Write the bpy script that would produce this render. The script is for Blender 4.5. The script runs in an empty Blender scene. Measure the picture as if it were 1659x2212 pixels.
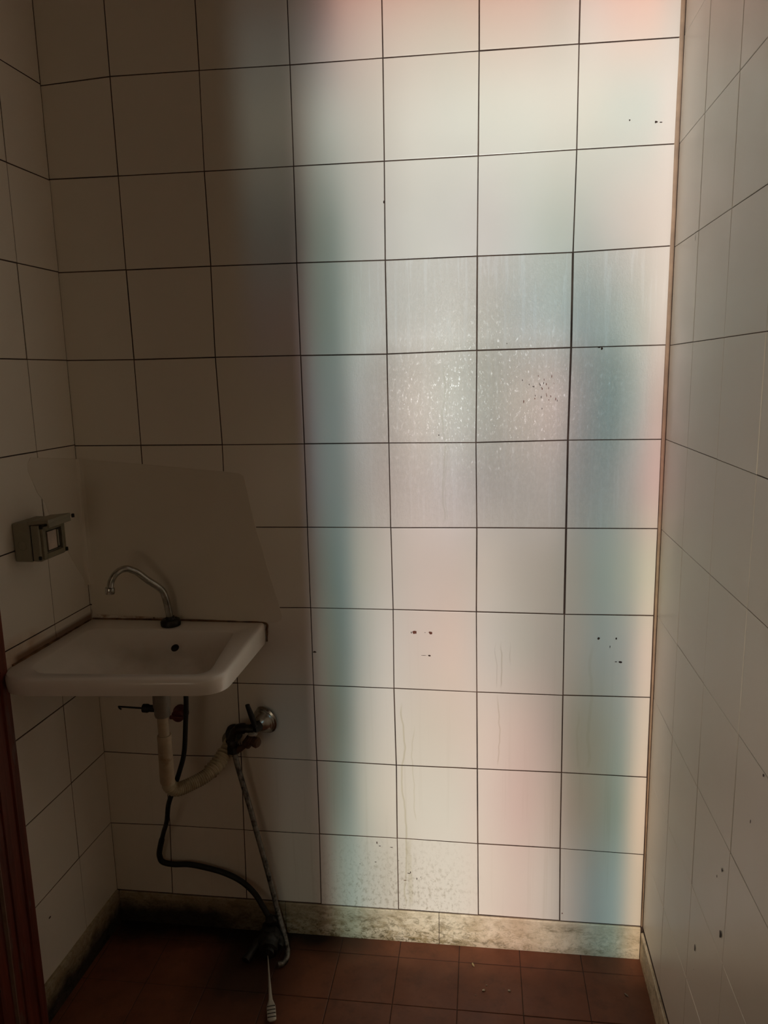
import bpy, bmesh, math, random
from mathutils import Vector, Matrix, noise as mnoise
random.seed(7)
SC = bpy.context.scene
COL = SC.collection

# ------------------------------------------------------------------ camera
cam_d = bpy.data.cameras.new('camera'); cam = bpy.data.objects.new('camera', cam_d); COL.objects.link(cam)
cam_d.sensor_fit = 'HORIZONTAL'; cam_d.sensor_width = 36.0; cam_d.lens = 1624.47 / 1659 * 36.0
cam_d.clip_start = 0.02; cam_d.clip_end = 50
RX = Vector((0.9918, 0.1262, -0.0209)); FW = Vector((-0.1279, 0.9751, -0.1811))
RX.normalize(); FW = (FW - RX * FW.dot(RX)).normalized(); UP = RX.cross(FW)
M = Matrix(((RX.x, UP.x, -FW.x, -0.396), (RX.y, UP.y, -FW.y, -1.7014), (RX.z, UP.z, -FW.z, 1.4432), (0, 0, 0, 1)))
cam.matrix_world = M
SC.camera = cam

# ------------------------------------------------------------------ exposure
SC.view_settings.view_transform = 'Standard'; SC.view_settings.look = 'None'
SC.view_settings.gamma = 1.0; SC.view_settings.exposure = 0.0; SC.view_settings.use_curve_mapping = False
try:
    SC.cycles.max_bounces = 12; SC.cycles.diffuse_bounces = 8; SC.cycles.glossy_bounces = 5
    SC.cycles.sample_clamp_indirect = 4.0; SC.cycles.caustics_reflective = False; SC.cycles.caustics_refractive = False
except Exception: pass

# ------------------------------------------------------------------ daylight: made-up colour map shining through a small vent added in the front wall
WX, WY, WZ = -0.40, -2.30, 1.42      # centre of the added vent opening
WW, WH = 0.045, 0.10                 # its size
STRENGTH = 5400.0
# light colours fitted to the back wall's bands: columns across, rows up (linear)
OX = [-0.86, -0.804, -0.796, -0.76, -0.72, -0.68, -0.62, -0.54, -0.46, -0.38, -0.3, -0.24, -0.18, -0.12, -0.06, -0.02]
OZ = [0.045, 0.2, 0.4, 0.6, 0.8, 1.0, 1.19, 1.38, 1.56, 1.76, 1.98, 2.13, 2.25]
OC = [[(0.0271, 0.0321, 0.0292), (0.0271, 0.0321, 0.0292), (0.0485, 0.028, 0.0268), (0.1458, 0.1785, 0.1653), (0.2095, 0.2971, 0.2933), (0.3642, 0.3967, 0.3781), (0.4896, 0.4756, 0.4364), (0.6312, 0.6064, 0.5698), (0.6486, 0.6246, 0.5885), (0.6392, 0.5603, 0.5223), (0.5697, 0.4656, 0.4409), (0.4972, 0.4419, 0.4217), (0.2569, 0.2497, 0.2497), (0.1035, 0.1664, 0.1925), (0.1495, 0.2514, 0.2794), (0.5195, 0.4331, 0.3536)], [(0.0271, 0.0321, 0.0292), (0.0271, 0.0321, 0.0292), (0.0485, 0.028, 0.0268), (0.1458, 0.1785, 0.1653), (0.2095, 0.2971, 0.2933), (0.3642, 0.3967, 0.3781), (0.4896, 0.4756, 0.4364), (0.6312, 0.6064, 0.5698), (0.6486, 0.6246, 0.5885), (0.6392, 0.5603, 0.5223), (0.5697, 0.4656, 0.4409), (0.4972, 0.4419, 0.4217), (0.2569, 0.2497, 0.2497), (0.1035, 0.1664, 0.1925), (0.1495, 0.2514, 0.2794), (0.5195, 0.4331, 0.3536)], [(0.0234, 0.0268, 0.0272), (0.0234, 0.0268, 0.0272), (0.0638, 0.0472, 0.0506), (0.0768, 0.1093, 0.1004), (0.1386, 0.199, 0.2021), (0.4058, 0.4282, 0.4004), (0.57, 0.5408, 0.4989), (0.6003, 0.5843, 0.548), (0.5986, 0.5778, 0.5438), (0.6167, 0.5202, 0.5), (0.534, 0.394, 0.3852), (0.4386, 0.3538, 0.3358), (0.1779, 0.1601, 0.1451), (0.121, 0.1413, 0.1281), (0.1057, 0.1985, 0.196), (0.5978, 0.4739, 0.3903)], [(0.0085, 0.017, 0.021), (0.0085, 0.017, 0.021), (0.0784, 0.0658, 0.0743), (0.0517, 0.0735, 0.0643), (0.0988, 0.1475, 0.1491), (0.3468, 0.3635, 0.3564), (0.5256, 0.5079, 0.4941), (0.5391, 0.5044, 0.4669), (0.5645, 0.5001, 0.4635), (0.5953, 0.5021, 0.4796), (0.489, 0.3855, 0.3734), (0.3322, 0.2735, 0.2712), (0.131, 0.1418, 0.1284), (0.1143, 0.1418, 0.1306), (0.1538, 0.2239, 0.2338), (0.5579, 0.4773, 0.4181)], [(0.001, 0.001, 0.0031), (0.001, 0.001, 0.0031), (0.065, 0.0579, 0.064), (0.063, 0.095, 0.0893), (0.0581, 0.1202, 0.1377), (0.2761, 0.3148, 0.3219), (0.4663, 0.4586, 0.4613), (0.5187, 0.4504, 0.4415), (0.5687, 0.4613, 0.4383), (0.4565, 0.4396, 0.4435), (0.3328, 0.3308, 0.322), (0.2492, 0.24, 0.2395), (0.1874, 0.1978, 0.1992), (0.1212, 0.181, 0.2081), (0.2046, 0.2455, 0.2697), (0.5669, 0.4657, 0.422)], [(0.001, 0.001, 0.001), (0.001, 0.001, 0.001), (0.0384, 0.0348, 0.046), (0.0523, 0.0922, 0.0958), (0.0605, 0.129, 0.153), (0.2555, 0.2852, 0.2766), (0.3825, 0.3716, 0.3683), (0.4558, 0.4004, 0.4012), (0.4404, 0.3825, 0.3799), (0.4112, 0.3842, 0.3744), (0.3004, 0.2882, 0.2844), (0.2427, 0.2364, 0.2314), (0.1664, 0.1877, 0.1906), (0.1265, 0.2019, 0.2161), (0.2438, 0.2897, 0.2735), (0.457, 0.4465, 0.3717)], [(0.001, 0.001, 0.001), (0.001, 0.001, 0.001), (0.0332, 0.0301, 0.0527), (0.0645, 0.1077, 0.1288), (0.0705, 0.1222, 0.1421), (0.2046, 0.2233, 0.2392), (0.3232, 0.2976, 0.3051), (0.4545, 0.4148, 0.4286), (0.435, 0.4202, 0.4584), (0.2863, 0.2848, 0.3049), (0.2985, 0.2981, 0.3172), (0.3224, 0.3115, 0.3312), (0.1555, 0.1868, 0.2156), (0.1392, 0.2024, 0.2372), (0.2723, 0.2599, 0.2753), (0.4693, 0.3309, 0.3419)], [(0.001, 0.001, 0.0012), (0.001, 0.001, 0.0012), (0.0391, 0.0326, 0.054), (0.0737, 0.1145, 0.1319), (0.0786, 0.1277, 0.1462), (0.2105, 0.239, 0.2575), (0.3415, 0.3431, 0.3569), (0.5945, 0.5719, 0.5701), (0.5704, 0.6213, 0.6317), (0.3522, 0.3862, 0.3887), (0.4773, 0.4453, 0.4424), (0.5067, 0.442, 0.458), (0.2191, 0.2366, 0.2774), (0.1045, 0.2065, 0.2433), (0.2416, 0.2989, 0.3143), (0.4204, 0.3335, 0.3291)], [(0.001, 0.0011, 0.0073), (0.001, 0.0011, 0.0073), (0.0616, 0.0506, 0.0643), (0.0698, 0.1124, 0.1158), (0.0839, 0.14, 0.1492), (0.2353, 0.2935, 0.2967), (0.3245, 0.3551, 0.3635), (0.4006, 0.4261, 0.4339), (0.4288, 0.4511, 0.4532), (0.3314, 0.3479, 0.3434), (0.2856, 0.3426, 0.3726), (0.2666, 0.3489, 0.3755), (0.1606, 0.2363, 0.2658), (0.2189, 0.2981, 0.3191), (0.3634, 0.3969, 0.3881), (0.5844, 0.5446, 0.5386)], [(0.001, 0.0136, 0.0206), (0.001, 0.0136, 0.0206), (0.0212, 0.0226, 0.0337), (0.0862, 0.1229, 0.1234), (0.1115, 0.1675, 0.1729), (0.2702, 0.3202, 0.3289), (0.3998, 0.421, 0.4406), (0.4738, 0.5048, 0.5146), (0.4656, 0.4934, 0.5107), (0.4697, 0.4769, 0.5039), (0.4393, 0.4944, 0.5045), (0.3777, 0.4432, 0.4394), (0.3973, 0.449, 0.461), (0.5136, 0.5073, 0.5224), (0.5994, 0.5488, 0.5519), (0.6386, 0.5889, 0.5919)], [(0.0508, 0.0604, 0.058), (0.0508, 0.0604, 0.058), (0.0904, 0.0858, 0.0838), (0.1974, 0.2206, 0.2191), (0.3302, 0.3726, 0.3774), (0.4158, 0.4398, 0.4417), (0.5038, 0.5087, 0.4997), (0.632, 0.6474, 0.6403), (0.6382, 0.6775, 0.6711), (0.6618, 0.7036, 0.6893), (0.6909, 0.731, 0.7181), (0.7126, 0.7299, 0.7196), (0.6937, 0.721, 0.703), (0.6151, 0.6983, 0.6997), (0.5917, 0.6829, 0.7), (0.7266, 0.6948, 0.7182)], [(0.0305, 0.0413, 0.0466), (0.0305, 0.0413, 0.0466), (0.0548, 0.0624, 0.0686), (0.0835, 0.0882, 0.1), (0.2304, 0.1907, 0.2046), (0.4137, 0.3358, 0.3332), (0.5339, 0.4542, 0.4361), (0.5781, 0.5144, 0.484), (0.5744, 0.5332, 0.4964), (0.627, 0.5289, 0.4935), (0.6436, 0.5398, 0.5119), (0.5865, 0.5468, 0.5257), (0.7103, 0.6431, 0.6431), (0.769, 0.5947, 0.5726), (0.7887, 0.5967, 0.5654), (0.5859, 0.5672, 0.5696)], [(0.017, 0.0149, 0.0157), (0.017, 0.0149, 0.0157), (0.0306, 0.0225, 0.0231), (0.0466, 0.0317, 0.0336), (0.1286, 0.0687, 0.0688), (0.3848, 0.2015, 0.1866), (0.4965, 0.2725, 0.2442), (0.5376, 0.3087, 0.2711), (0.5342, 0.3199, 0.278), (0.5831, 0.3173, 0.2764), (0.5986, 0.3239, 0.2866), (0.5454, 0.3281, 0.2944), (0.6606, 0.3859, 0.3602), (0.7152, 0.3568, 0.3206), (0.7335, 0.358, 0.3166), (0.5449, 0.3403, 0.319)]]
EXT = [(.035, .032, .026)] * 4 + [(.12, .107, .088)] * 5 + [(.06, .054, .045)] * 4  # dim light added past the corner to lift the right wall
world = bpy.data.worlds.new('band_light_map'); SC.world = world; world.use_nodes = True
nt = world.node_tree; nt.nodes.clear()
def wn(t, **k):
    n = nt.nodes.new(t)
    for a, b in k.items(): setattr(n, a, b)
    return n
def wm(op, a, b=None, c=None):
    n = wn('ShaderNodeMath', operation=op)
    for i, v in enumerate((a, b, c)):
        if v is None: continue
        if isinstance(v, (int, float)): n.inputs[i].default_value = v
        else: nt.links.new(v, n.inputs[i])
    return n.outputs[0]
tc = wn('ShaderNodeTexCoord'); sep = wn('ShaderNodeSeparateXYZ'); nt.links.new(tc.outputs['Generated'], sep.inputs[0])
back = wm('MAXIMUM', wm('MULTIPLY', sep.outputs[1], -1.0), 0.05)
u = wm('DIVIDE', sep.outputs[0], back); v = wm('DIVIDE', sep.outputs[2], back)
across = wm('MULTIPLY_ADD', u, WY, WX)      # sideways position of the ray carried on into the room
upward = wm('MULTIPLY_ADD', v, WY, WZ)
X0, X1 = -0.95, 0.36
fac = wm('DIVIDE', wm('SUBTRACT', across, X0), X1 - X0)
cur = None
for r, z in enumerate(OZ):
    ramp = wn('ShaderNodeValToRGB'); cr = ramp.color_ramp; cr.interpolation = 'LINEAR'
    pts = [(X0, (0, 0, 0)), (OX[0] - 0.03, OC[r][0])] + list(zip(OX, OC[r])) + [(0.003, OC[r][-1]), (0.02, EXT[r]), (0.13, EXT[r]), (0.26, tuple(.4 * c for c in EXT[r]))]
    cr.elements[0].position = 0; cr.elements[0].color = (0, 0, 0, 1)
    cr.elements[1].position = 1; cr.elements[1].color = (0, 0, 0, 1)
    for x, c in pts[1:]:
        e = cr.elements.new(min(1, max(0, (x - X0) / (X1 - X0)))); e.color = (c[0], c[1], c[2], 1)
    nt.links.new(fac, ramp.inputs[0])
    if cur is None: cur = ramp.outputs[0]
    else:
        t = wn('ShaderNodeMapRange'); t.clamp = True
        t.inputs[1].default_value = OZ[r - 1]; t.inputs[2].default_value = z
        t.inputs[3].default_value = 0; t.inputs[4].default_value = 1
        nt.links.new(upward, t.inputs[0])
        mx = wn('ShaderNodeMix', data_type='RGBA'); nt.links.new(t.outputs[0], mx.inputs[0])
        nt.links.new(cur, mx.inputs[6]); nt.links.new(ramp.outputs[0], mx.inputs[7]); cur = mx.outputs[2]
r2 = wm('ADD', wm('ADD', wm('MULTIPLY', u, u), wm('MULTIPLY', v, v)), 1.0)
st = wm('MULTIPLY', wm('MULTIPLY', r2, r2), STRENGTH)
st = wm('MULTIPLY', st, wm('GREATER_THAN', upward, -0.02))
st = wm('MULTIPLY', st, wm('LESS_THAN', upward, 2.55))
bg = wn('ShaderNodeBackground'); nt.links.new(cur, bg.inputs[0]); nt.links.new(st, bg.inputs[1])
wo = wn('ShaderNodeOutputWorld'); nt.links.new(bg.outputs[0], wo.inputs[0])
try:
    world.cycles.sampling_method = 'MANUAL'; world.cycles.sample_map_resolution = 1024
except Exception: pass
pl = bpy.data.lights.new('added_vent_portal', 'AREA'); pl.shape = 'RECTANGLE'; pl.size = WW; pl.size_y = WH
po = bpy.data.objects.new('added_vent_portal', pl); COL.objects.link(po)
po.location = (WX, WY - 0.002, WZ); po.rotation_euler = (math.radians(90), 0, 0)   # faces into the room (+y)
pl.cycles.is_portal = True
# unseen fill lamp, added behind the viewer on the door side to lift the dark corner
bd = bpy.data.lights.new('dim_fill_light', 'POINT'); bd.energy = 1.7; bd.color = (1.0, 0.83, 0.62); bd.shadow_soft_size = 0.20
bo = bpy.data.objects.new('dim_fill_light', bd); COL.objects.link(bo); bo.location = (-1.16, -1.80, 0.95)

# ------------------------------------------------------------------ materials
def mat(name): 
    m = bpy.data.materials.new(name); m.use_nodes = True
    return m
class N:
    """small helper round a material's node tree"""
    def __init__(s, m):
        s.t = m.node_tree; s.b = s.t.nodes['Principled BSDF']; s.m = m
        s.tc = s.t.nodes.new('ShaderNodeTexCoord'); s.P = s.tc.outputs['Object']
    def new(s, t, **k):
        n = s.t.nodes.new(t)
        for a, b in k.items(): setattr(n, a, b)
        return n
    def put(s, sock, v):
        if isinstance(v, bpy.types.NodeSocket): s.t.links.new(v, sock)
        elif isinstance(v, (tuple, list)) and len(v) == 3 and sock.type == 'RGBA': sock.default_value = (*v, 1)
        else: sock.default_value = v
    def math(s, op, a, b=None, c=None, clamp=False):
        n = s.new('ShaderNodeMath', operation=op); n.use_clamp = clamp
        for i, v in enumerate((a, b, c)):
            if v is not None: s.put(n.inputs[i], v)
        return n.outputs[0]
    def xyz(s):
        q = s.new('ShaderNodeSeparateXYZ'); s.t.links.new(s.P, q.inputs[0]); return q.outputs
    def mapped(s, sc, loc=(0, 0, 0)):
        q = s.new('ShaderNodeMapping'); s.t.links.new(s.P, q.inputs[0]); q.inputs['Scale'].default_value = sc; q.inputs['Location'].default_value = loc
        return q.outputs[0]
    def noise(s, scale=5, detail=4, rough=.5, vec=None, dist=0):
        n = s.new('ShaderNodeTexNoise'); s.t.links.new(vec or s.P, n.inputs['Vector'])
        n.inputs['Scale'].default_value = scale; n.inputs['Detail'].default_value = detail
        n.inputs['Roughness'].default_value = rough; n.inputs['Distortion'].default_value = dist
        return n.outputs[0]
    def ramp(s, f, a, b, lo=0.0, hi=1.0):
        n = s.new('ShaderNodeMapRange'); n.clamp = True; s.put(n.inputs[0], f)
        n.inputs[1].default_value = a; n.inputs[2].default_value = b; n.inputs[3].default_value = lo; n.inputs[4].default_value = hi
        return n.outputs[0]
    def mix(s, f, a, b):
        n = s.new('ShaderNodeMix', data_type='RGBA'); s.put(n.inputs[0], f); s.put(n.inputs[6], a); s.put(n.inputs[7], b)
        return n.outputs[2]
    def bump(s, h, strength=.2, dist=.001, nrm=None):
        n = s.new('ShaderNodeBump'); s.put(n.inputs['Height'], h); n.inputs['Strength'].default_value = strength; n.inputs['Distance'].default_value = dist
        if nrm: s.t.links.new(nrm, n.inputs['Normal'])
        return n.outputs[0]
    def set(s, **k):
        for a, v in k.items():
            s.put(s.b.inputs[a.replace('_', ' ')], v)
    def band(s, x, c, w, soft):
        d = s.math('ABSOLUTE', s.math('SUBTRACT', x, c)); return s.ramp(d, w, w + soft, 1, 0)

def simple(name, col, rough=.5, metal=0.0, spec=.5, var=.25, nscale=30, dirt=None, bump=0.0):
    m = mat(name); n = N(m)
    f = n.noise(nscale, 5, .6)
    dark = tuple(c * (1 - var) for c in col)
    c = n.mix(n.ramp(f, .35, .65), dark, col)
    if dirt:
        c = n.mix(n.ramp(n.noise(nscale * .4, 6, .7), dirt[1], dirt[1] + .15), c, dirt[0])
    n.set(Base_Color=c, Metallic=metal, Specular_IOR_Level=spec)
    n.set(Roughness=n.ramp(f, .3, .7, rough * .8, min(1, rough * 1.2)))
    if bump: n.set(Normal=n.bump(f, bump, .002))
    return m

TILE_COL = (0.76, 0.705, 0.61)
def tile_material(name, back=False, grime=0.0):
    m = mat(name); n = N(m); x, y, z = n.xyz()
    base = n.mix(n.noise(3.0, 3), TILE_COL, tuple(c * .95 for c in TILE_COL))
    rough = n.ramp(n.noise(14, 4), .3, .7, .30, .37)
    hgt = n.noise(45, 3, .5)
    nrm = n.bump(hgt, .045, .001)
    if back:
        # dried soap film and runs on the nine tiles at shoulder height
        zone = n.math('MULTIPLY', n.band(x, -.36, .25, .12), n.band(z, 1.389, .299, .003))
        runs = n.noise(1.0, 5, .65, n.mapped((80, 1, 4.5)), .25)
        runs = n.math('MULTIPLY', n.ramp(runs, .52, .62), zone)
        film = n.math('MULTIPLY', n.ramp(n.noise(95, 7, .8, n.mapped((1.5, 1, .8))), .42, .60), zone)
        rzone = n.math('MULTIPLY', zone, n.math('MULTIPLY', n.ramp(z, 1.52, 1.44, .35, 1), n.ramp(z, 1.10, 1.30, .45, 1)))
        base = n.mix(n.math('MULTIPLY', runs, n.ramp(z, 1.45, 1.50, .22, .50)), base, (.90, .88, .82))
        base = n.mix(n.math('MULTIPLY', zone, .16), base, (.44, .41, .36))
        base = n.mix(n.math('MULTIPLY', n.math('MULTIPLY', film, rzone), .26), base, (.42, .38, .31))
        rough = n.math('ADD', rough, n.math('MULTIPLY', runs, .10))

        h2 = n.math('ADD', n.math('ADD', n.math('MULTIPLY', film, 1.0), n.math('MULTIPLY', runs, .4)), n.math('MULTIPLY', n.noise(330, 2, .6, n.mapped((1, 1, .7))), .9))
        nrm = n.bump(n.math('MULTIPLY', h2, rzone), .5, .0008, nrm)
        # yellowish trickles: (x, top z, bottom z, half width, strength, colour)
        for (tx, z1, z0, w, s_, colr) in ((-.584, .66, .10, .0022, .55, (.46, .40, .22)), (-.560, .60, .34, .0016, .35, (.46, .40, .22)), (-.573, .30, .10, .006, .35, (.52, .45, .26)),
                                     (-.347, .82, .70, .0016, .5, (.36, .30, .20)), (-.352, .69, .50, .0016, .42, (.38, .32, .2)), (-.362, .82, .70, .0012, .35, (.36, .30, .22)), (-.327, .82, .76, .0012, .35, (.36, .30, .22)),
                                     (-.480, 1.46, 1.10, .0022, .55, (.50, .47, .36)), (-.473, 1.46, 1.1, .0014, .4, (.50, .47, .36)), (-.14, .82, .5, .004, .18, (.42, .36, .2)), (-.165, .66, .5, .003, .16, (.42, .36, .2))):
            wob = n.math('MULTIPLY_ADD', n.noise(1.0, 2, .5, n.mapped((0, 0, 11), (tx * 37, 0, 0))), .030, -.015)
            xx = n.math('SUBTRACT', x, wob)
            zz = n.math('MULTIPLY', n.ramp(z, z0, z0 + .015), n.ramp(z, z1 - .03, z1, 1, 0))
            k = n.math('MULTIPLY', n.math('MULTIPLY', n.band(xx, tx, w * .45, w * .8), zz), s_ * .75)
            base = n.mix(k, base, colr)
        # faint vertical dirt runs low on the wall
        low = n.math('MULTIPLY', n.ramp(z, .95, .2), n.ramp(n.noise(1.0, 3, .6, n.mapped((60, 1, 1.6), (3, 0, 9))), .56, .70))
        base = n.mix(n.math('MULTIPLY', low, .16), base, (.40, .34, .22))
        # flecks of dirt on the two tiles over the skirting
        fl = n.math('MULTIPLY', n.band(x, -.61, .11, .12), n.math('MULTIPLY', n.ramp(z, .27, .16, .25, 1), n.ramp(z, .290, .289)))
        sp = n.ramp(n.noise(1.0, 6, .75, n.mapped((110, 1, 75))), .50, .64)
        base = n.mix(n.math('MULTIPLY', n.math('MULTIPLY', fl, sp), .62), base, (.30, .24, .15))
        # browner towards the corner under the basin
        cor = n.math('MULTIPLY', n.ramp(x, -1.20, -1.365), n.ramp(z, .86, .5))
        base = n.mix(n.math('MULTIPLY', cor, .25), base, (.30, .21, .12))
        # rust line above the basin
        rb = n.math('MULTIPLY', n.band(z, .862, .012, .012), n.ramp(x, -.91, -.95))
        rb = n.math('MULTIPLY', rb, n.ramp(n.noise(22, 5, .7), .42, .6))
        base = n.mix(n.math('MULTIPLY', rb, .75), base, (.26, .11, .035))
    if grime:
        rb = n.math('MULTIPLY', n.math('MULTIPLY', n.band(z, .872, .014, .03), n.ramp(y, -.17, -.24)), n.ramp(n.noise(16, 4), .35, .6, .3, 1))
        base = n.mix(n.math('MULTIPLY', rb, .65), base, (.46, .24, .10))
        rb = n.math('MULTIPLY', n.band(z, .856, .008, .010), n.ramp(y, -.31, -.29))
        base = n.mix(n.math('MULTIPLY', rb, .85), base, (.16, .07, .03))
    n.set(Base_Color=base, Roughness=rough, Normal=nrm, Specular_IOR_Level=0.5)
    return m

def grout_material():
    m = mat('grout_dark'); n = N(m)
    n.set(Base_Color=n.mix(n.ramp(n.noise(9, 4), .4, .65), (.035, .020, .014), (.10, .06, .04)), Roughness=.9)
    return m

M_back = tile_material('glazed_tile_back', True)
M_left = tile_material('glazed_tile_left', False, 1)
M_right = tile_material('glazed_tile_right')
M_grout = grout_material()
M_mark = simple('dark_hole_fill', (.05, .025, .015), .9)
M_rust = simple('rusty_hole_fill', (.16, .05, .025), .8)
M_strip = simple('tan_corner_grout', (.44, .31, .20), .8, var=.3, nscale=18, bump=.2)
M_plain = simple('plain_wall', (.62, .56, .47), .7, nscale=4, var=.06)
M_ceil = simple('ceiling_plaster', (0.35, 0.31, 0.26), .9, nscale=3, var=.08)

def skirting_material():
    m = mat('stained_marble_skirting'); n = N(m); x, y, z = n.xyz()
    c = n.mix(n.ramp(n.noise(9, 6, .7), .35, .65), (.76, .66, .49), (.60, .49, .33))
    damp = n.ramp(x, -.25, -.55, .45, 1.0)
    lowz = n.ramp(z, .085, .005, .35, 1.0)
    a = n.ramp(n.noise(30, 9, .78, n.mapped((.7, 1, 1.3)), .4), .47, .58)
    c = n.mix(n.math('MULTIPLY', n.math('MULTIPLY', a, .9), n.math('MULTIPLY', damp, lowz)), c, (.27, .19, .075))
    b_ = n.ramp(n.noise(75, 9, .82, n.mapped((.8, 1, 1.2), (2, 0, 5)), .6), .50, .58)
    c = n.mix(n.math('MULTIPLY', n.math('MULTIPLY', b_, .95), n.math('MULTIPLY', damp, lowz)), c, (.10, .075, .028))
    e = n.math('MULTIPLY', n.ramp(n.noise(14, 6, .75, n.mapped((.6, 1, 2), (7, 0, 1))), .52, .60), n.band(z, .062, .006, .016))
    c = n.mix(n.math('MULTIPLY', e, .6), c, (.16, .12, .06))
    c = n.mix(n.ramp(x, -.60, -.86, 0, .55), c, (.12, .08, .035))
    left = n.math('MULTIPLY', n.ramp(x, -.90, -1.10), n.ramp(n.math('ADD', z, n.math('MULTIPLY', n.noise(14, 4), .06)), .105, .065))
    c = n.mix(n.math('MULTIPLY', left, .93), c, (.015, .011, .008))  # blackened left end: dirt together with painted shade of the basin
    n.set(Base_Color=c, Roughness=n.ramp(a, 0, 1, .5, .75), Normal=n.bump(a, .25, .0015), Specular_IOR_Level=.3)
    return m
M_skirt = skirting_material()

def floor_material():
    m = mat('red_clay_floor_tile'); n = N(m); x, y, z = n.xyz()
    c = n.mix(n.ramp(n.noise(6, 5, .6), .35, .65), (.15, .052, .027), (.215, .080, .040))
    c = n.mix(n.ramp(n.noise(21, 6, .7), .5, .7, 0, .5), c, (.085, .036, .022))
    # black mould plus painted under-basin shade, at the back corner and below the hoses
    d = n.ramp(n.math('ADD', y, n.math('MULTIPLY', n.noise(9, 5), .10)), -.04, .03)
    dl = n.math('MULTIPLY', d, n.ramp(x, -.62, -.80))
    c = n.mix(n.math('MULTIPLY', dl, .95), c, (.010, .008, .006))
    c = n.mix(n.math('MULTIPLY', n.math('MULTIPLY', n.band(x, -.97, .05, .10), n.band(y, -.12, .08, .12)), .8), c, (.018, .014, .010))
    n.set(Base_Color=c, Roughness=n.ramp(n.noise(8, 4), .3, .7, .42, .65), Normal=n.bump(n.noise(30, 5), .15, .002), Specular_IOR_Level=.3)
    return m
M_floor = floor_material()
M_fgrout = simple('floor_joint', (.055, .026, .017), .9)

# ------------------------------------------------------------------ mesh helpers
def link(name, me, parent=None, mats=()):
    o = bpy.data.objects.new(name, me); COL.objects.link(o)
    for m in mats: me.materials.append(m)
    if parent: o.parent = parent
    return o
def mk(name, verts, faces, mats, parent=None, midx=None, smooth=False, auto=None):
    me = bpy.data.meshes.new(name); me.from_pydata([tuple(v) for v in verts], [], faces); me.update()
    if midx:
        for p, i in zip(me.polygons, midx): p.material_index = i
    o = link(name, me, parent, mats if isinstance(mats, (list, tuple)) else [mats])
    if smooth:
        for p in me.polygons: p.use_smooth = True
        if auto is not None:
            try: me.set_sharp_from_angle(angle=math.radians(auto))
            except Exception: pass
    return o
def fix_normals(o):
    bm = bmesh.new(); bm.from_mesh(o.data); bmesh.ops.recalc_face_normals(bm, faces=bm.faces); bm.to_mesh(o.data); bm.free()
def tag(o, label=None, cat=None, group=None, kind=None):
    if label: o['label'] = label
    if cat: o['category'] = cat
    if group: o['group'] = group
    if kind: o['kind'] = kind
    return o
def empty(name, loc):
    o = bpy.data.objects.new(name, None); COL.objects.link(o); o.location = loc; o.empty_display_size = .02
    return o
def child(o, root):
    """parent keeping world place (root has translation only)"""
    o.parent = root; o.matrix_parent_inverse = Matrix.Translation(-Vector(root.location)); return o
def catmull(pts, n=8):
    P = [Vector(p) for p in pts]; P = [P[0] * 2 - P[1]] + P + [P[-1] * 2 - P[-2]]; out = []
    for i in range(1, len(P) - 2):
        for k in range(n):
            t = k / n; a, b, c, d = P[i - 1], P[i], P[i + 1], P[i + 2]
            out.append(.5 * ((2 * b) + (c - a) * t + (2 * a - 5 * b + 4 * c - d) * t * t + (3 * b - a - 3 * c + d) * t ** 3))
    out.append(P[-2]); return out
def tube(name, pts, rad, m, parent=None, seg=20, n=8, ripple=None, smooth_path=True, auto=50):
    path = catmull(pts, n) if smooth_path else [Vector(p) for p in pts]
    L = [0]
    for a, b in zip(path, path[1:]): L.append(L[-1] + (b - a).length)
    tot = L[-1]
    R = rad if callable(rad) else (lambda t: rad)
    if ripple:   # resample finely
        step = ripple[0] / 6; q = []; k = 0; s = 0
        while s <= tot:
            while k < len(L) - 2 and L[k + 1] < s: k += 1
            f = (s - L[k]) / max(1e-9, L[k + 1] - L[k]); q.append((path[k].lerp(path[k + 1], min(1, f)), s)); s += step
        path = [a for a, b in q]; L = [b for a, b in q]
    vs, fs = [], []; t0 = (path[1] - path[0]).normalized()
    nrm = t0.orthogonal().normalized()
    for i, p in enumerate(path):
        t = (path[min(i + 1, len(path) - 1)] - path[max(i - 1, 0)]).normalized()
        nrm = (nrm - t * nrm.dot(t)).normalized(); bn = t.cross(nrm)
        r = R(L[i] / tot)
        if ripple and ripple[2] <= L[i] / tot <= ripple[3]: r += ripple[1] * math.cos(2 * math.pi * L[i] / ripple[0])
        for j in range(seg):
            a = 2 * math.pi * j / seg; vs.append(p + nrm * (r * math.cos(a)) + bn * (r * math.sin(a)))
    for i in range(len(path) - 1):
        for j in range(seg):
            k = (j + 1) % seg; fs.append((i * seg + j, i * seg + k, (i + 1) * seg + k, (i + 1) * seg + j))
    fs.append(tuple(range(seg - 1, -1, -1))); fs.append(tuple((len(path) - 1) * seg + j for j in range(seg)))
    o = mk(name, vs, fs, m, smooth=True, auto=auto); fix_normals(o)
    if parent: child(o, parent)
    return o
def lathe(name, prof, origin, axis, m, parent=None, seg=32, auto=35):
    """prof: (radius, height) pairs along axis from origin"""
    ax = Vector(axis).normalized(); n1 = ax.orthogonal().normalized(); n2 = ax.cross(n1); O = Vector(origin)
    vs, fs = [], []
    for r, h in prof:
        for j in range(seg):
            a = 2 * math.pi * j / seg; vs.append(O + ax * h + (n1 * math.cos(a) + n2 * math.sin(a)) * max(r, 1e-5))
    for i in range(len(prof) - 1):
        for j in range(seg):
            k = (j + 1) % seg; fs.append((i * seg + j, i * seg + k, (i + 1) * seg + k, (i + 1) * seg + j))
    fs.append(tuple(range(seg))); fs.append(tuple((len(prof) - 1) * seg + j for j in range(seg)))
    o = mk(name, vs, fs, m, smooth=True, auto=auto); fix_normals(o)
    if parent: child(o, parent)
    return o
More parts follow.
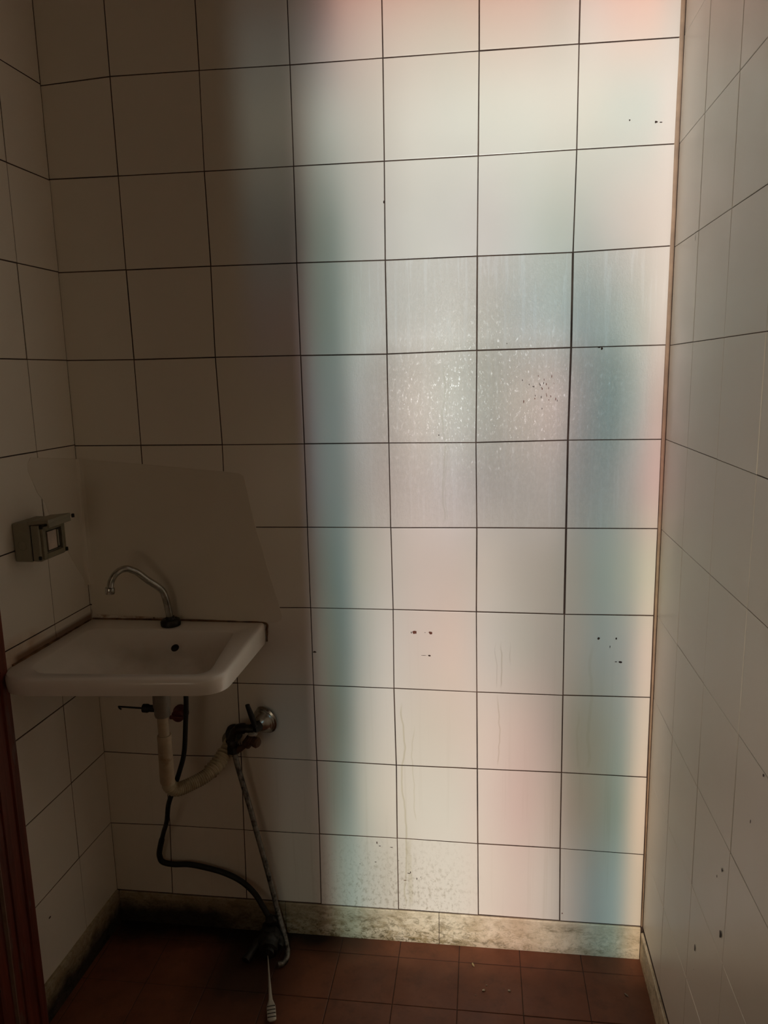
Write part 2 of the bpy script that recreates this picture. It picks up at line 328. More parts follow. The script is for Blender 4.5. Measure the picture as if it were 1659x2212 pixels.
def box(name, c, size, m, parent=None, rot=None, bevel=.002, seg=2):
    bm = bmesh.new(); bmesh.ops.create_cube(bm, size=1)
    for v in bm.verts: v.co = Vector((v.co.x * size[0], v.co.y * size[1], v.co.z * size[2]))
    if bevel: bmesh.ops.bevel(bm, geom=list(bm.edges), offset=bevel, segments=seg, affect='EDGES', profile=.5)
    Mx = Matrix.Translation(Vector(c)) @ (rot.to_4x4() if rot else Matrix.Identity(4))
    bm.transform(Mx); me = bpy.data.meshes.new(name); bm.to_mesh(me); bm.free()
    for p in me.polygons: p.use_smooth = True
    try: me.set_sharp_from_angle(angle=math.radians(35))
    except Exception: pass
    o = link(name, me, None, [m])
    if parent: child(o, parent)
    return o
def rrect(quad, radii, z, per=8):
    """rounded quadrilateral outline, corners given in order"""
    Q = [Vector((q[0], q[1], 0)) for q in quad]; out = []
    for i in range(4):
        p, a, b = Q[i], Q[i - 1], Q[(i + 1) % 4]; r = radii[i]
        da = (a - p).normalized(); db = (b - p).normalized()
        s = p + da * r; e = p + db * r
        for k in range(per + 1):
            t = k / per; q = s * (1 - t) ** 2 + p * (2 * t * (1 - t)) + e * t * t
            out.append(Vector((q.x, q.y, z)))
    # even out straight edges
    return out
def loft(name, loops, m, cap0=False, cap1=False, parent=None, auto=40):
    n = len(loops[0]); vs = [v for l in loops for v in l]; fs = []
    for i in range(len(loops) - 1):
        for j in range(n):
            k = (j + 1) % n; fs.append((i * n + j, i * n + k, (i + 1) * n + k, (i + 1) * n + j))
    if cap0: fs.append(tuple(range(n)))
    if cap1: fs.append(tuple((len(loops) - 1) * n + j for j in range(n)))
    o = mk(name, vs, fs, m, smooth=True, auto=auto); fix_normals(o)
    if parent: child(o, parent)
    return o

# ------------------------------------------------------------------ tiled walls
AL, AR = 0.0358, -0.0121
XL = -1.3657
RO = 0.0015
def PB(a, z, d=0): return Vector((a, -d, z))                                  # back wall: a = x, d = out into the room
def PL(l, z, d=0): return Vector((XL - math.sin(AL) * l + math.cos(AL) * d, -math.cos(AL) * l - math.sin(AL) * d, z))
def PR(l, z, d=0): return Vector((RO + math.sin(AR) * l - math.cos(AR) * d, -math.cos(AR) * l - math.sin(AR) * d, z))
def tiles(P, cols, rows, gap=.0013, tilt=.0005, flip=False, seed=1, jit=None, skip=None, colgap=None, wide=None, zmin=0.0894):
    """tiles as real raised slabs between the measured joints; one mesh with the grout bed"""
    rnd = random.Random(seed); vs, fs, mi = [], [], []
    def J(i, j):
        if jit and (i, j) in jit: return jit[(i, j)]
        return (cols[i], rows[j])
    for j in range(len(rows) - 1):
        for i in range(len(cols) - 1):
            if skip and skip(i, j): continue
            c = [J(i, j), J(i + 1, j), J(i + 1, j + 1), J(i, j + 1)]    # rows run downwards
            tl = [rnd.uniform(-tilt, tilt) for _ in range(3)]; dd = [tl[0] + tl[1], tl[0] - tl[1] + 0, tl[0] - tl[1] * .2 + tl[2], tl[0] + tl[2] * .6]
            dd = [tl[0] * .5 + tl[1], tl[0] * .5 - tl[1], tl[0] * .5 - tl[1] + tl[2], tl[0] * .5 + tl[1] + tl[2]]
            cx = sum(p[0] for p in c) / 4; cz = sum(p[1] for p in c) / 4
            gl = gr = gt = gb = gap * rnd.uniform(.75, 1.15)
            if colgap: 
                if i == 0: gl = gl * colgap[0]
                if i == len(cols) - 2: gr = gr * colgap[1]
            if wide: gl = gl + wide.get((i, j), 0); gr = gr + wide.get((i + 1, j), 0)
            b0 = len(vs)
            for ring, (ins, dep) in enumerate(((0, -.0018), (0, -.0006), (.0005, -.00015), (.0013, 0))):
                for q, p in enumerate(c):
                    sx = 1 if p[0] < cx else -1; sz = 1 if p[1] < cz else -1
                    gx = (gl if q in (0, 3) else gr) + ins; gz = (gt if q in (0, 1) else gb) + ins
                    vs.append(P(p[0] + sx * gx, p[1] + sz * gz, dep + dd[q]))
            for ring in range(3):
                for q in range(4):
                    k = (q + 1) % 4; fs.append((b0 + ring * 4 + q, b0 + ring * 4 + k, b0 + ring * 4 + 4 + k, b0 + ring * 4 + 4 + q)); mi.append(0)
            fs.append((b0 + 12, b0 + 13, b0 + 14, b0 + 15)); mi.append(0)
    # grout bed
    a0, a1 = min(cols) - .002, max(cols) + .002; b = len(vs)
    for a, z in ((a0, rows[0]), (a1, rows[0]), (a1, zmin - .02), (a0, zmin - .02)): vs.append(P(a, z, -.0014))
    fs.append((b, b + 1, b + 2, b + 3)); mi.append(1)
    return vs, fs, mi
def add_mark(vs, fs, mi, P, a, z, ra, rz, idx, rnd, d=.0012, n=9):
    b = len(vs); k = []
    for i in range(n):
        t = 2 * math.pi * i / n; w = rnd.uniform(.7, 1.15); vs.append(P(a + math.cos(t) * ra * w, z + math.sin(t) * rz * w, d))
    fs.append(tuple(range(b, b + n))); mi.append(idx)
def slab(P, a0, a1, z0, z1, d0, d1, vs, fs, mi, idx):
    b = len(vs)
    for d in (d0, d1):
        for a, z in ((a0, z0), (a1, z0), (a1, z1), (a0, z1)): vs.append(P(a, z, d))
    for f in ((0, 1, 2, 3), (4, 5, 6, 7), (0, 1, 5, 4), (1, 2, 6, 5), (2, 3, 7, 6), (3, 0, 4, 7)): fs.append(tuple(b + k for k in f)); mi.append(idx)

HTOP = 2.689
rowz = [HTOP, 2.489, 2.289] + [2.0894 - .2 * k for k in range(11)]
# measured joints of the back wall (rows from z 2.089 downwards)
JB = [[[-1.3639, 2.0863], [-1.2035, 2.0946], [-1.0002, 2.0931], [-0.8002, 2.0906], [-0.6013, 2.0904], [-0.4021, 2.0899], [-0.202, 2.0888], [-0.0012, 2.0872]], [[-1.3687, 1.8907], [-1.2026, 1.89], [-1.0024, 1.8893], [-0.8009, 1.8892], [-0.6026, 1.8889], [-0.4036, 1.8883], [-0.2016, 1.8898], [0.0012, 1.89]], [[-1.3666, 1.6882], [-1.2018, 1.6883], [-1.0006, 1.6888], [-0.8024, 1.6882], [-0.6048, 1.6865], [-0.4053, 1.6873], [-0.2041, 1.6869], [0.0006, 1.6917]], [[-1.3633, 1.4887], [-1.2, 1.4871], [-1.0027, 1.4878], [-0.8024, 1.4872], [-0.6049, 1.4856], [-0.406, 1.4888], [-0.2033, 1.4897], [-0.0022, 1.4905]], [[-1.3651, 1.2875], [-1.1997, 1.2872], [-0.9986, 1.2865], [-0.802, 1.2869], [-0.6046, 1.2872], [-0.4077, 1.2864], [-0.2056, 1.2897], [-0.0017, 1.2897]], [None, None, None, [-0.8023, 1.0901], [-0.6042, 1.0901], [-0.4054, 1.0911], [-0.2051, 1.0911], [-0.0018, 1.0911]], [None, None, None, [-0.8023, 0.8921], [-0.6025, 0.8915], [-0.4062, 0.8897], [-0.2047, 0.8882], [-0.001, 0.8892]], [None, None, [-0.996, 0.6927], [-0.8031, 0.6944], [-0.604, 0.6928], [-0.4048, 0.6903], [-0.2035, 0.6892], [-0.0018, 0.6908]], [[-1.3612, 0.4914], None, [-0.9978, 0.4944], [-0.8026, 0.4937], [-0.602, 0.4911], [-0.4034, 0.4911], [-0.2025, 0.4915], [0.0003, 0.4887]], [[-1.3646, 0.2872], [-1.2026, 0.2904], [-1.0021, 0.2895], [-0.803, 0.2902], [-0.6033, 0.2912], [-0.4019, 0.2889], [-0.2015, 0.2894], [0.0023, 0.2855]], [[-1.3735, 0.0886], [-1.2106, 0.0828], [-1.0061, 0.0846], [-0.8056, 0.0892], [-0.6033, 0.0876], [-0.4004, 0.0878], [-0.1984, 0.087], [0.0027, 0.0854]]]
cols_b = [-1.3668, -1.2012, -1.0012, -.8022, -.6038, -.4045, -.2035, -.0055]
jit = {}
for r, line in enumerate(JB):
    for c, p in enumerate(line):
        z = rowz[r + 3]; x = cols_b[c]
        if p:
            z = p[1] if r < 10 else .0894
            x = p[0] if c not in (0, 7) else x
        if c == 7: x = [-.0055, -.0040, -.0060, -.0062, -.0062, -.0055, -.0055, -.0045, -.0040, -.0030, -.0020][r]
        jit[(c, r + 3)] = (x, z)
for c in range(8):
    for j in range(3): jit[(c, j)] = (jit[(c, 3)][0], rowz[j])
def hide_joint(i, j): return False
vs, fs, mi = tiles(PB, cols_b, rowz, jit=jit, seed=4, tilt=.0006, colgap=(.3, 1), wide={(6, j): .0009 for j in range(5, 9)})
slab(PB, XL - .3, .4, -.1, 3.0, -.12, -.003, vs, fs, mi, 1)
rnd = random.Random(3)
for _ in range(26):      # cluster of dark scrapings on the soapy tile
    a, z = rnd.gauss(-.262, .022), rnd.gauss(1.398, .020)
    add_mark(vs, fs, mi, PB, a, z, rnd.uniform(.0005, .0011), rnd.uniform(.0012, .0042), 2 if rnd.random() < .6 else 3, rnd, n=7)
for a, z, ra, rz, k in ((-.5515, .8363, .0055, .0042, 3), (-.514, .836, .0045, .0040, 3), (-.5168, .7792, .0035, .0024, 2), (-.5595, .8360, .0012, .0026, 2), (-.527, .8365, .0010, .0010, 2), (-.531, .7795, .008, .0005, 2),
                     (-.1262, .8319, .0028, .0036, 2), (-.0868, .8329, .0022, .0030, 2), (-.0756, .7759, .0042, .0026, 2), (-.086, .7765, .0032, .0010, 2), (-.100, .813, .0008, .0035, 2),
                     (-.0459, 1.933, .0035, .0024, 2), (-.0365, 1.932, .0030, .0012, 2), (-.0979, 1.9396, .0016, .0020, 2), (-.139, 1.4862, .0024, .0030, 2), (-.145, 1.4885, .0035, .0012, 2), (-.7963, .7808, .0045, .0025, 2),
                     (-.6045, 1.806, .0022, .0035, 2), (-.4907, 1.3039, .0015, .0015, 2), (-.3408, 1.502, .0012, .0010, 2), (-.193, .112, .0016, .0022, 3),
                     (-.655, .276, .0014, .0040, 2), (-.648, .268, .0030, .0010, 2), (-.618, .266, .0040, .0009, 2), (-.575, .196, .0045, .0010, 2), (-.571, .199, .0012, .0030, 2), (-.66, .222, .0030, .0011, 2), (-.555, .182, .0010, .0035, 2), (-.585, .175, .0040, .0010, 3), (-.70, .214, .0014, .0010, 2), (-.545, .187, .0012, .0010, 2), (-.6, .23, .001, .0009, 2)):
    add_mark(vs, fs, mi, PB, a, z, ra, rz, k, rnd)
wb = mk('wall_back', vs, fs, [M_back, M_grout, M_mark, M_rust], midx=mi); tag(wb, kind='structure')
# fine scratches on the soapy tile
# left wall
cols_l = [0.0008, .1505, .3405]
vs, fs, mi = tiles(PL, cols_l, rowz, seed=5, colgap=(.3, 1))
slab(PL, -.3, .3405, -.1, 3.0, -.12, -.003, vs, fs, mi, 1)
add_mark(vs, fs, mi, PL, .285, .232, .005, .003, 2, rnd)
wl = mk('wall_left', vs, fs, [M_left, M_grout, M_mark], midx=mi); tag(wl, kind='structure')
# right wall
cols_r = [.0025, .1885, .3828, .5752, .770, .965, 1.160, 1.355, 1.55, 1.745, 1.94, 2.135, 2.33]
vs, fs, mi = tiles(PR, cols_r, rowz, seed=9, gap=.0007, tilt=.00025, colgap=(.6, 1), zmin=.075)
slab(PR, -.3, 2.9, -.1, 3.0, -.12, -.003, vs, fs, mi, 1)
for l, z, a, b in ((.5585, .53, .0055, .008), (.4283, .3944, .0035, .008), (.6874, .8857, .0025, .003), (.6526, .7929, .002, .004), (.5468, .6381, .003, .0035), (.5241, .6106, .002, .003), (.43, .35, .001, .001), (.17, 1.68, .0012, .006)):
    add_mark(vs, fs, mi, PR, l, z, a, b, 2, rnd, d=.0010)
wr = mk('wall_right', vs, fs, [M_right, M_grout, M_mark], midx=mi); tag(wr, kind='structure')
# front wall with the added vent opening (four slabs round the hole, one mesh)
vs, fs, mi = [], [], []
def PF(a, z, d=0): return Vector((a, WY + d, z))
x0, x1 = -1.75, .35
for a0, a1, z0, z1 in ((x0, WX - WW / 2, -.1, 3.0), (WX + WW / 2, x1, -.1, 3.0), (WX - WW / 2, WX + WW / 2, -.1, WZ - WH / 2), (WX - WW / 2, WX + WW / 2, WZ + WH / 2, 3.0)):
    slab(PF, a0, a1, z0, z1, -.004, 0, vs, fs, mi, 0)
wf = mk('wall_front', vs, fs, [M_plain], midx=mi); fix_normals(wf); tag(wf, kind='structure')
wfr = bmesh.new()
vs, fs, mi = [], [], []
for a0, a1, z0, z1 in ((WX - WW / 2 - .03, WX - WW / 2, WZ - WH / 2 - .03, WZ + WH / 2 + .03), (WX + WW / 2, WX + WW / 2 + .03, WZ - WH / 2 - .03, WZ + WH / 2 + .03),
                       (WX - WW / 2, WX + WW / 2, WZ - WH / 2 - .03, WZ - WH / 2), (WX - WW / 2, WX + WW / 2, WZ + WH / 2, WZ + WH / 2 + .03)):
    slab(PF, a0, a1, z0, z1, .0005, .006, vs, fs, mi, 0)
wi = mk('added_vent_frame', vs, fs, [simple('vent_frame_paint', (.30, .24, .18), .5)], midx=mi); fix_normals(wi); tag(wi, kind='structure')  # frame round the added vent, unseen behind the viewer
# ceiling
vs, fs, mi = [], [], []
b = [(-1.9, .1), (.4, .1), (.4, -2.5), (-1.9, -2.5)]
vs = [Vector((x, y, z)) for z in (HTOP - .002, HTOP + .15) for x, y in b]
fs = [(0, 1, 2, 3), (4, 5, 6, 7), (0, 1, 5, 4), (1, 2, 6, 5), (2, 3, 7, 6), (3, 0, 4, 7)]
ce = mk('ceiling', vs, fs, M_ceil); fix_normals(ce); tag(ce, kind='structure')

# ------------------------------------------------------------------ floor: 15 cm clay tiles
vs, fs, mi = [], [], []
def PFl(a, b_, d=0): return Vector((a, b_, d))
rnd = random.Random(12)
xs = [-.5985 + .1508 * k for k in range(-9, 7)]; ys = [-.0565 - .145 * k for k in range(-1, 17)]
for i in range(len(xs) - 1):
    for j in range(len(ys) - 1):
        g = .0008; t = rnd.uniform(-.0004, .0002); t2 = rnd.uniform(-.0003, .0003)
        b = len(vs); c = [(xs[i] + g, ys[j] - g), (xs[i + 1] - g, ys[j] - g), (xs[i + 1] - g, ys[j + 1] + g), (xs[i] + g, ys[j + 1] + g)]
        cx = (xs[i] + xs[i + 1]) / 2; cy = (ys[j] + ys[j + 1]) / 2
        for ins, d in ((0, -.002), (0, -.0008), (.0012, 0)):
            for q, (a, e) in enumerate(c):
                vs.append(Vector((a + (ins if a < cx else -ins), e + (ins if e < cy else -ins), d + t + (t2 if q < 2 else -t2) - .0003)))
        for r_ in range(2):
            for q in range(4):
                k = (q + 1) % 4; fs.append((b + r_ * 4 + q, b + r_ * 4 + k, b + r_ * 4 + 4 + k, b + r_ * 4 + 4 + q)); mi.append(0)
        fs.append((b + 8, b + 9, b + 10, b + 11)); mi.append(0)
b = len(vs)
for a, e in ((-1.9, .1), (.4, .1), (.4, -2.5), (-1.9, -2.5)): vs.append(Vector((a, e, -.0016)))
for a, e in ((-1.9, .1), (.4, .1), (.4, -2.5), (-1.9, -2.5)): vs.append(Vector((a, e, -.1)))
for f in ((0, 1, 2, 3), (4, 5, 6, 7), (0, 1, 5, 4), (1, 2, 6, 5), (2, 3, 7, 6), (3, 0, 4, 7)): fs.append(tuple(b + k for k in f)); mi.append(1)
fl = mk('floor', vs, fs, [M_floor, M_fgrout], midx=mi); tag(fl, kind='structure')

# ------------------------------------------------------------------ skirting
def skirt(name, P, spans, h, t, hf=None):
    vs, fs, mi = [], [], []
    for a0, a1 in spans:
        n = max(1, int((a1 - a0) / .02)); b = len(vs)
        prof = [(-.003, 0), (t, 0), (t, h - .002), (t - .0015, h - .0005), (-.003, h - .0005)]
        for k in range(n + 1):
            a = a0 + (a1 - a0) * k / n
            for d, z in prof:
                w = mnoise.noise(Vector((a * 18, z * 30, 1.3))) * .0006 if d > 0 else 0
                vs.append(P(a, z + (w if z > .01 else 0), d + w * .5))
        m_ = len(prof)
        for k in range(n):
            for q in range(m_ - 1): fs.append((b + k * m_ + q, b + (k + 1) * m_ + q, b + (k + 1) * m_ + q + 1, b + k * m_ + q + 1)); mi.append(0)
        fs.append(tuple(b + q for q in range(m_))); fs.append(tuple(b + n * m_ + q for q in range(m_))); mi += [0, 0]
    o = mk(name, vs, fs, [M_skirt], midx=mi); fix_normals(o); tag(o, kind='structure'); return o
skirt('baseboard_back', PB, [(XL + .006, -.9020), (-.9005, -.5005), (-.4990, -.004)], .0880, .0035)
skirt('baseboard_left', PL, [(.006, .3395)], .0950, .0075)
skirt('baseboard_right', PR, [(.004, .40), (.4015, .80), (.8015, 1.2), (1.2015, 1.6), (1.6015, 2.0), (2.0015, 2.28)], .0760, .004)

# tan grout bead running up the corner between back and right wall
vs, fs = [], []; n = 90
for k in range(n + 1):
    z = .09 + (HTOP - .095) * k / n; w = .0018 + .0070 * min(1, max(0, (z - .3) / 1.6)) + mnoise.noise(Vector((z * 9, 0, 0))) * .0007
    e = mnoise.noise(Vector((z * 31, 4, 0))) * .0004
    for p in (PB(-w, z, -.001), PB(-w * .85, z, .0006 + e), PB(-w * .45, z, .0012 + e), PB(-.0003, z, .0010 + e), PB(.0015, z, -.001)): vs.append(p)
for k in range(n):
    for q in range(4): fs.append((k * 5 + q, k * 5 + q + 1, k * 5 + q + 6, k * 5 + q + 5))
tr = mk('trim_1', vs, fs, M_strip, smooth=True); tag(tr, kind='structure')

# ------------------------------------------------------------------ door with its frame in the left wall
def old_wood():
    m = mat('old_red_brown_wood'); n = N(m); x, y, z = n.xyz()
    g = n.noise(1.0, 6, .65, n.mapped((60, 60, 3)), .5)
    c = n.mix(n.ramp(g, .35, .65), (.17, .036, .018), (.085, .018, .011))
    w = n.math('MULTIPLY', n.ramp(n.noise(1.0, 5, .6, n.mapped((22, 22, 4.5), (1, 5, 0))), .56, .66), n.ramp(z, .95, .60))
    c = n.mix(n.math('MULTIPLY', w, .7), c, (.15, .15, .13))
    n.set(Base_Color=c, Roughness=n.ramp(g, .3, .7, .35, .6), Normal=n.bump(g, .3, .002))
    return m
M_wood = old_wood()
M_woodedge = simple('worn_wood_edge', (.26, .17, .12), .5)
vs, fs, mi = [], [], []
def PD(l, z, d=0): return PL(l, z, d)
slab(PD, .3410, .362, 0, 2.14, -.12, .010, vs, fs, mi, 0)          # outer casing
slab(PD, .362, .398, 0, 2.14, -.12, .005, vs, fs, mi, 0)
slab(PD, .398, .420, 0, 2.14, -.12, .001, vs, fs, mi, 0)
slab(PD, .420, .4225, 0, 2.14, -.12, .0025, vs, fs, mi, 1)
slab(PD, .4225, .455, 0, 2.14, -.12, -.006, vs, fs, mi, 0)
slab(PD, 1.24, 1.32, 0, 2.14, -.12, .010, vs, fs, mi, 0)
slab(PD, .3410, 1.32, 2.06, 2.14, -.12, .0099, vs, fs, mi, 0)
df = mk('door_1', vs, fs, [M_wood, M_woodedge], midx=mi); fix_normals(df); tag(df, kind='structure')
vs, fs, mi = [], [], []
slab(PD, .456, 1.239, .008, 2.055, -.06, -.02, vs, fs, mi, 0)
for a0, a1, z0, z1 in ((.56, .80, .2, .95), (.88, 1.13, .2, .95), (.56, .80, 1.1, 1.92), (.88, 1.13, 1.1, 1.92)): slab(PD, a0, a1, z0, z1, -.0205, -.012, vs, fs, mi, 0)
dl = mk('door_panel', vs, fs, [M_wood], midx=mi); fix_normals(dl); dl.parent = df
lathe('door_handle', [(.02, 0), (.02, .006), (.009, .01), (.009, .03), (.022, .036), (.025, .05), (.015, .06), (.001, .062)], PL(1.18, 1.02, -.02), PL(1, 0, 1) - PL(1, 0, 0), simple('brass_knob', (.4, .3, .12), .35, 1)).parent = df
# the plain rest of the left wall beyond and above the door
vs, fs, mi = [], [], []
slab(PL, 1.3205, 2.9, -.1, 3.0, -.12, -.001, vs, fs, mi, 0)
slab(PL, .3410, 1.3205, 2.1405, 3.0, -.12, -.001, vs, fs, mi, 0)
slab(PL, .3410, 1.3205, -.1, 3.0, -.18, -.121, vs, fs, mi, 0)
w2 = mk('wall_left_beyond_door', vs, fs, [M_plain], midx=mi); fix_normals(w2); tag(w2, kind='structure'); w2.name = 'wall_left.001'

# ------------------------------------------------------------------ washbasin
def basin_material():
    m = mat('basin_ceramic'); n = N(m); x, y, z = n.xyz()
    c = n.mix(n.noise(7, 4), (.82, .77, .70), (.74, .69, .62))
    c = n.mix(n.math('MULTIPLY', n.ramp(n.noise(9, 5, .6), .40, .75), n.ramp(z, .85, .79, .0, .45)), c, (.36, .29, .19))
    c = n.mix(n.math('MULTIPLY', n.ramp(x, -1.30, -1.37), .35), c, (.28, .22, .15))
    n.set(Base_Color=c, Roughness=n.ramp(n.noise(20, 3), .3, .7, .16, .24), Specular_IOR_Level=.6)
    return m
M_basin = basin_material()
def q4(bl, fl_, fr, br): return [bl, fl_, fr, br]
bs = empty('washbasin', (-1.14, -.19, .735))
tag(bs, 'dirty white ceramic washbasin mounted in the left corner with rust along the walls', 'washbasin')
O_ = [(-1.3640, -.0025), (-1.3765, -.392), (-.9085, -.348), (-.9165, -.0025)]
Rr = [.006, .085, .060, .006]
def inset(Q, l, f, r, b_): return [(Q[0][0] + l, Q[0][1] - b_), (Q[1][0] + l, Q[1][1] + f), (Q[2][0] - r, Q[2][1] + f), (Q[3][0] - r, Q[3][1] - b_)]
T = .853
loops = []
def und(Q, rad, h):      # underside rings: shallower lip at the front than along the wall
    L = rrect(Q, rad, 0)
    for v in L: v.z = T - h * (.66 + .34 * min(1, max(0, (v.y + .386) / .30)))
    return L
loops.append(rrect(inset(O_, .12, .15, .16, .06), [.06] * 4, .752))
loops.append(rrect(inset(O_, .07, .10, .10, .03), [.05, .08, .08, .05], .776))
loops.append(und(inset(O_, .02, .045, .04, .004), [.02, .07, .08, .02], .064))
loops.append(und(inset(O_, .004, .012, .006, .0), [.006, .082, .062, .006], .056))
loops.append(und(inset(O_, .001, .004, .0015, .0), [.006, .084, .061, .006], .052))
loops.append(und(inset(O_, .0, .001, .0, .0), Rr, .030))
loops.append(rrect(inset(O_, .0, .0, .0, .0), Rr, T - .010))
loops.append(rrect(inset(O_, .0, .002, .0015, .0), Rr, T - .0035))
loops.append(rrect(inset(O_, .0, .006, .005, .0), Rr, T - .0004))
loops.append(rrect(inset(O_, .004, .012, .012, .003), [.006, .085, .056, .006], T))
I_ = [(-1.338, -.062), (-1.340, -.345), (-.9420, -.322), (-.9720, -.062)]
loops.append(rrect(I_, [.03, .07, .045, .022], T - .002))
loops.append(rrect(inset(I_, .004, .003, .003, .003), [.03, .07, .045, .022], T - .0045))
loops.append(rrect(inset(I_, .020, .007, .004, .010), [.035, .07, .05, .03], T - .020))
loops.append(rrect(inset(I_, .060, .030, .009, .024), [.05, .07, .06, .05], T - .046))
loops.append(rrect(inset(I_, .105, .070, .022, .045), [.06, .06, .06, .06], T - .072))
loops.append(rrect(inset(I_, .150, .100, .080, .075), [.05, .05, .05, .05], T - .084))
loops.append(rrect(inset(I_, .185, .125, .150, .100), [.02, .02, .02, .02], T - .087))
b = loft('basin', loops, M_basin, cap0=True, cap1=True, parent=bs)
M_chrome = simple('dirty_chrome', (.55, .53, .48), .22, 1.0, var=.45, nscale=40, dirt=((.10, .075, .05), .62))
M_black = simple('black_rubber', (.012, .011, .010), .6, spec=.35, nscale=60)
M_blackm = simple('blackened_metal', (.03, .026, .022), .42, .6, nscale=60, dirt=((.07, .035, .02), .6))
M_overflow = simple('overflow_dark', (.02, .012, .010), .8)
lathe('overflow_hole', [(.0095, 0), (.0095, .0015), (.0070, .002), (.0068, .0008), (.0001, .0008)], (-1.108, -.0985, .819), (-.05, -.62, .78), M_overflow, bs)
lathe('drain', [(.031, 0), (.031, .003), (.026, .0045), (.020, .002), (.0001, .001)], (-1.118, -.195, T - .0868), (0, 0, 1), M_chrome, bs)
M_rustseal = simple('rusty_sealant', (.22, .11, .045), .85, var=.6, nscale=45, dirt=((.05, .022, .012), .5), bump=.4)
tube('sealant_left', [PL(.004, T - .001, .002), PL(.10, T - .001, .0018), PL(.20, T, .0022), PL(.28, T - .001, .0018), PL(.312, T - .001, .001)], lambda t: .0018 + .0014 * abs(math.sin(t * 23)) + .001 * t, M_rustseal, bs, seg=10)
tube('sealant_back', [(-1.362, -.0015, T), (-1.25, -.0012, T + .001), (-1.10, -.001, T + .0015), (-.98, -.0012, T), (-.918, -.0015, T - .001), (-.9135, -.0012, T - .02), (-.9145, -.0012, T - .048)], lambda t: .0016 + .0012 * abs(math.sin(t * 31 + 1)), M_rustseal, bs, seg=10)

# swan-neck spout
sp = empty('swan_neck_spout', (-1.145, -.034, T))
tag(sp, 'tarnished chrome swan-neck water spout standing on back ledge of the washbasin', 'tap')
lathe('base_ring', [(.0235, 0), (.0240, .003), (.0240, .009), (.0215, .0145), (.0150, .0165), (.0115, .0150), (.0105, .0165), (.0100, .022)], (-1.143, -.034, T + .0002), (0, 0, 1), M_blackm, sp)
fp = [(-1.1445, -.034, .868), (-1.1447, -.034, .8799), (-1.1461, -.036, .8969), (-1.1483, -.040, .9213), (-1.1525, -.045, .9412), (-1.1625, -.052, .9558), (-1.1784, -.065, .974), (-1.1927, -.080, .9949), (-1.2020, -.090, 1.0041), (-1.2102, -.100, 1.0106), (-1.2213, -.110, 1.0092), (-1.2306, -.120, 1.0008), (-1.2379, -.126, .9858), (-1.2393, -.130, .9726)]
tube('pipe', fp, lambda t: .0088 - .0014 * t, M_chrome, sp, seg=24)
lathe('aerator', [(.0072, 0), (.0105, .001), (.0112, .004), (.0112, .013), (.0100, .0155), (.0085, .016), (.0080, .012), (.0001, .012)], (-1.2397, -.130, .974), (-.10, -.03, -1), M_chrome, sp)

# ------------------------------------------------------------------ waste trap
tp = empty('waste_trap', (-1.105, -.20, .50))
tag(tp, 'stained cream plastic waste trap hanging under the washbasin and bending into the wall', 'drain pipe')
M_pvc = simple('stained_cream_plastic', (.46, .36, .24), .55, var=.25, nscale=25, dirt=((.20, .11, .05), .52), bump=.15)
M_pvc2 = simple('yellowed_corrugated_plastic', (.50, .42, .28), .5, var=.3, nscale=20, dirt=((.16, .10, .05), .55))
M_greycol = simple('grimy_grey_plastic', (.22, .19, .15), .5, dirt=((.08, .05, .035), .55))
lathe('waste_collar', [(.012, .0425), (.019, .0425), (.0195, .012), (.0175, .008), (.0180, -.006), (.0165, -.012), (.013, -.012)], (-1.104, -.20, .709), (0, 0, 1), M_greycol, tp)
tube('tailpiece', [(-1.104, -.20, .70), (-1.1045, -.20, .67), (-1.105, -.198, .648)], .0125, M_pvc, tp, seg=24)
lathe('slip_joint', [(.0128, 0), (.0160, .001), (.0162, .010), (.0150, .014)], (-1.1052, -.1975, .636), (0, 0, 1), M_pvc, tp)
tube('down_pipe', [(-1.1053, -.197, .645), (-1.1085, -.192, .61), (-1.1120, -.184, .575), (-1.1165, -.176, .545), (-1.1190, -.170, .520)], lambda t: .0155 + .0015 * t, M_pvc, tp, seg=24)
tube('corrugated_bend', [(-1.1190, -.170, .525), (-1.1180, -.166, .508), (-1.112, -.160, .495), (-1.1015, -.150, .4885), (-1.083, -.130, .4890), (-1.0575, -.105, .4950), (-1.0390, -.080, .5060), (-1.0285, -.058, .5175), (-1.0227, -.035, .5300), (-1.0204, -.010, .5390), (-1.020, -.001, .541)], lambda t: .0155 if t < .8 else .0150, M_pvc2, tp, seg=28, ripple=(.0052, .0013, .06, .97), auto=80)
tube('ringed_sleeve', [(-1.0455, -.089, .5020), (-1.0365, -.072, .5095), (-1.0285, -.055, .5190), (-1.0235, -.038, .5290)], .0172, M_pvc2, tp, seg=28, ripple=(.0095, .0026, 0, 1), auto=80)
lathe('wall_flange', [(.024, 0), (.024, .003), (.018, .006), (.0165, .008)], (-1.020, -.0008, .541), (0, -1, .1), M_greycol, tp)
tube('lift_rod', [(-1.2075, -.200, .7155), (-1.19, -.20, .7150), (-1.158, -.20, .7140), (-1.115, -.20, .7135)], .0022, M_black, tp, seg=10)
tube('rod_hook', [(-1.2075, -.200, .7165), (-1.2055, -.200, .7120), (-1.2010, -.200, .7090)], .0018, M_black, tp, seg=8)
lathe('rod_nut', [(.004, 0), (.0095, .001), (.0100, .012), (.0080, .016), (.0078, .030), (.006, .034)], (-1.150, -.20, .7140), (1, 0, 0), M_black, tp)

